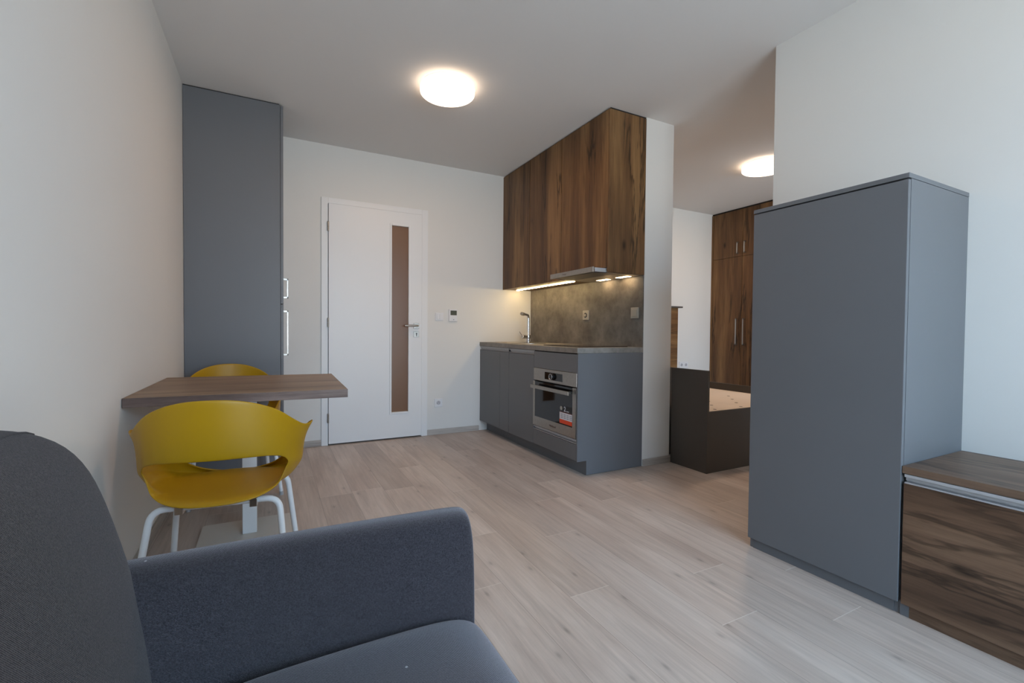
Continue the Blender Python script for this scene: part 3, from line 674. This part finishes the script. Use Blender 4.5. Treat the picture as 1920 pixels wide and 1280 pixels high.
# ------------------------------------------------------------------ chairs
def chair_shell():
    bm = bmesh.new(); N = 72; TH = 60.0
    def lerp(tb, a):
        for (a0, v0), (a1, v1) in zip(tb, tb[1:]):
            if a <= a1:
                i = tb.index((a0, v0)); P0 = tb[i-1] if i else (2*a0-a1, v1); P3 = tb[i+2] if i+2 < len(tb) else (2*a1-a0, v0)
                m0 = (v1-P0[1])/(a1-P0[0])*(a1-a0); m1 = (P3[1]-v0)/(P3[0]-a0)*(a1-a0); t_ = (a-a0)/(a1-a0)
                return (2*t_**3-3*t_*t_+1)*v0+(t_**3-2*t_*t_+t_)*m0+(-2*t_**3+3*t_*t_)*v1+(t_**3-t_*t_)*m1
        return tb[-1][1]
    # tables against |angle| from the back (0) to the seat front (180)
    RZ = [(0, .778), (22, .768), (44, .732), (64, .676), (80, .646), (92, .650), (100, .638), (120, .540), (145, .450), (165, .416), (180, .408)]
    RR = [(0, .258), (30, .260), (60, .268), (78, .276), (92, .297), (104, .276), (125, .254), (150, .250), (180, .250)]   # rim radius
    PR = [(0, .214), (40, .226), (70, .236), (95, .236), (130, .240), (160, .246), (180, .248)]                               # pan radius
    BZ = [(0, .535), (40, .532), (60, .520), (95, .490), (120, .456), (150, .418), (180, .402)]                               # band centre height
    # rows: pan centre rings, lip, hole top, wall, rim
    rows = []
    cz = .428
    def ring(fn): rows.append([bm.verts.new(fn(i*360.0/N)) for i in range(N)])
    def pt(ang, r, z, sq=.0):
        a = math.radians(ang); return Vector((r*math.sin(a), -r*math.cos(a), z))
    def A(ang): return abs(ang if ang <= 180 else 360-ang)
    def hole(a): return math.sqrt(max(0, 1-(a/TH)**3.2)) if a < TH else 0
    for fr in (.18, .40, .62, .82):
        ring(lambda g, fr=fr: pt(g, lerp(PR, A(g))*fr, cz + .004*fr**2 + (.012*(math.sin(math.radians(g))**2)*fr**2)))
    def lip(g):
        a = A(g); h = hole(a); z = lerp(BZ, a) - .108*h - .006; side = math.sin(math.radians(g))**2
        return pt(g, lerp(PR, a)+(.012 if a < 90 else .004)*(1-h*.5), z)
    def pre(g):
        q = lip(g); a = A(g); zc = cz+.012*math.sin(math.radians(g))**2+(.004 if a < 90 else -.012*(a-90)/90)
        return pt(g, lerp(PR, a)*.95, zc + (q.z-zc)*.28)
    def topo(g):
        a = A(g); h = hole(a); z = lerp(BZ, a) + .034*h + .006
        r = lerp(PR, a) + .020 + .010*h
        if a > 120: z = min(z, lip(g).z+.004+.002)
        return pt(g, r, z)
    ring(pre); ring(lip); ring(topo)
    for fr in (.30, .62, .88):
        def wall(g, fr=fr):
            a = A(g); q = topo(g); zr = max(lerp(RZ, a), q.z+.006); rr = lerp(RR, a); r0 = math.hypot(q.x, q.y)
            return pt(g, r0+(rr-r0)*(fr**1.3 if a < 50 else fr**(1.3+min(1, (a-50)/30)*1.7)), q.z+(zr-q.z)*fr)
        ring(wall)
    def rim(g):
        a = A(g); q = topo(g); zr = max(lerp(RZ, a), q.z+.008); rr = lerp(RR, a); return pt(g, rr, zr)
    ring(rim)
    c = bm.verts.new((0, 0, cz))
    for i in range(N): bm.faces.new((c, rows[0][i], rows[0][(i+1) % N]))
    for k_, (a, b) in enumerate(zip(rows, rows[1:])):
        for i in range(N):
            am = A((i+.5)*360/N)
            if k_ == 5 and am < TH: continue
            bm.faces.new((a[i], b[i], b[(i+1) % N], a[(i+1) % N]))
    bmesh.ops.recalc_face_normals(bm, faces=bm.faces)
    return bm
def make_chair(loc, rz, label):
    t = thing('dining_chair', loc, label, 'chair', 'yellow dining chairs', rz)
    sh = obj('seat_shell', chair_shell(), YELLOW, t, True, local=True)
    md = sh.modifiers.new('solid', 'SOLIDIFY'); md.thickness = .007; md.offset = 0
    md = sh.modifiers.new('sub', 'SUBSURF'); md.levels = 2; md.render_levels = 2
    r = .0108
    for y, yf in ((-.140, -.235), (.150, .215)):
        for s in (-1, 1):
            bm = bmesh.new(); tube(bm, [(s*.035, y, .404), (s*.190, y, .404), (s*.232, yf, .012)], r, 16, .045); l_ = autosmooth(obj('leg', bm, WHITE_M, t, local=True))
            bm = bmesh.new(); dx, dy = .0011, .0018*(1 if yf > 0 else -1); cyl(bm, (s*(.2325), yf+dy*.3, 0.0), (s*.2315, yf, .022), .0125, 16); autosmooth(obj('foot_cap', bm, simple('grey_foot_cap', lin(170, 168, 168), .4) if 'grey_foot_cap' not in bpy.data.materials else bpy.data.materials['grey_foot_cap'], l_, local=True))
    bm = bmesh.new()
    for y in (-.140, .150): tube(bm, [(-.04, y, .404), (.04, y, .404)], r, 16)
    for s in (-1, 1): tube(bm, [(s*.11, -.140, .404), (s*.11, .150, .404)], .009, 12)
    autosmooth(obj('under_frame', bm, WHITE_M, t, local=True))
    for s in (-1, 1):
        bm = bmesh.new(); box(bm, s*.11-.012, s*.11+.012, -.156, -.124, .384, .414, .002); obj('mounting_clamp', bm, NICKEL, t, local=True)
    return t
chair = make_chair((-.150, 2.00, 0), R(-6.5), 'mustard yellow tub chair in front of the table, its back to the sofa')
ch2 = chair.copy(); COL.objects.link(ch2); ch2.location = (-.212, 3.290, 0); ch2.rotation_euler = (0, 0, R(180+9))
ch2['label'] = 'mustard yellow tub chair behind the table, facing the sofa'
for c in chair.children:
    n_ = c.copy(); COL.objects.link(n_); n_.parent = ch2
    for g_ in c.children:
        q_ = g_.copy(); COL.objects.link(q_); q_.parent = n_

# ------------------------------------------------------------------ sofa
t = thing('sofa', (-.05, 0.1, 0), 'charcoal blue fabric sofa in the foreground against the left wall', 'sofa')
def soft(name, bm, mat, lv=3, bump=0.0, parent=t):
    o = obj(name, bm, mat, parent, True); md = o.modifiers.new('sub', 'SUBSURF'); md.levels = lv; md.render_levels = lv
    return o
def loft(sections, close=True):
    """sections: list of equal-length point loops"""
    bm = bmesh.new(); rg = [[bm.verts.new(p) for p in s] for s in sections]; n = len(rg[0])
    for a, b in zip(rg, rg[1:]):
        for i in range(n): bm.faces.new((a[i], a[(i+1) % n], b[(i+1) % n], b[i]))
    bm.faces.new(rg[0]); bm.faces.new(list(reversed(rg[-1]))); bmesh.ops.recalc_face_normals(bm, faces=bm.faces); return bm
# arm: cross-section in (y,z), running along x
def arm_loop(x, top, yi=.930, yo=1.045, k=1.0):
    c = [(yi, .12), (yi-.004, .36), (yi+.004, .50), (yi+.012, top-.045), (yi+.030, top-.008), ((yi+yo)/2+.004, top+.002), (yo-.018, top-.006), (yo-.002, top-.04), (yo, .45), (yo, .12)]
    m_ = sum(p[0] for p in c)/len(c); mz = .36
    return [(x, m_+(p[0]-m_)*k, mz+(p[1]-mz)*(1-(1-k)*.25)) for p in c]
secs = []
for x, top, dy, k_ in ((-.46, .600, .015, 1), (-.24, .600, .012, 1), (-.10, .6025, .008, 1), (.08, .603, .003, 1), (.22, .603, -.004, 1), (.33, .603, -.010, 1), (.375, .603, -.013, .995), (.392, .600, -.014, .97), (.3975, .594, -.014, .86)):
    secs.append([(p[0], p[1]+dy, p[2]) for p in arm_loop(x, top, k=k_)])
arm = soft('armrest', loft(secs), FABRIC, 2)
# backrest: cross-section in (x,z) running along y
def back_loop(y, k=1.0, drop=0.0):
    c = [(-.500, .12), (-.170, .12), (-.166, .34), (-.182, .48), (-.206, .60), (-.232, .70), (-.258, .785), (-.300, .840), (-.365, .861), (-.445, .861), (-.498, .815), (-.503, .60)]
    mx = -.35; mz = .50
    return [(mx+(p[0]-mx)*k, y, (mz+(p[1]-mz)*(1-(1-k)*.6)) - drop) for p in c]
secs = [back_loop(-1.0)]+[back_loop(y) for y in (-.6, -.2, .2, .5, .75, .88)]+[back_loop(.955, .99), back_loop(.990, .95, .002), back_loop(1.005, .86, .004), back_loop(1.010, .6, .006)]
bk = soft('backrest', loft(secs), FABRIC_B, 2)
from mathutils.bvhtree import BVHTree
bpy.context.view_layer.update(); dg = bpy.context.evaluated_depsgraph_get()
bt = BVHTree.FromObject(bk, dg); off = root_off(bk)
def seam(pts):
    out = []
    for (x, y) in pts:
        h = bt.ray_cast(Vector((x, y, 1.5))-off, Vector((0, 0, -1)))
        if h[0] is not None: out.append(h[0]+off+Vector((0, 0, .0002)))
    b_ = bmesh.new(); tube(b_, out, .0022, 8); return b_
obj('piping', seam([(-.337, -.95+.05*i) for i in range(37)]+[(-.337, .89), (-.337, .92), (-.336, .945), (-.334, .965), (-.331, .98)]), FABRIC_B, bk, True)
# seat cushion
secs = []
def seat_loop(y, k=1.0):
    c = [(-.19, .20), (-.19, .36), (-.10, .398), (.05, .404), (.22, .406), (.33, .404), (.385, .388), (.412, .350), (.418, .27), (.408, .20)]
    mz = .28
    return [(p[0]-(1-k)*.04*(1 if p[0] > .2 else 0), y, mz+(p[1]-mz)*k) for p in c]
for y, k_ in ((-.99, .7), (-.98, .95), (-.93, 1), (-.3, 1), (.3, 1), (.8, 1), (.885, .995), (.915, .95), (.926, .80)): secs.append(seat_loop(y, k_))
soft('seat_cushion', loft(secs), FABRIC, 2)
obj('base', B(-.49, .385, -.99, .925, .06, .215, .01), FABRIC, t)
for x in (-.42, .33):
    for y in (-.92, .97):
        bm = bmesh.new(); cyl(bm, (x, y, 0), (x, y, .125 if y > 0 else .065), .02, 20, .024); obj('leg', bm, BLACK_P, t)
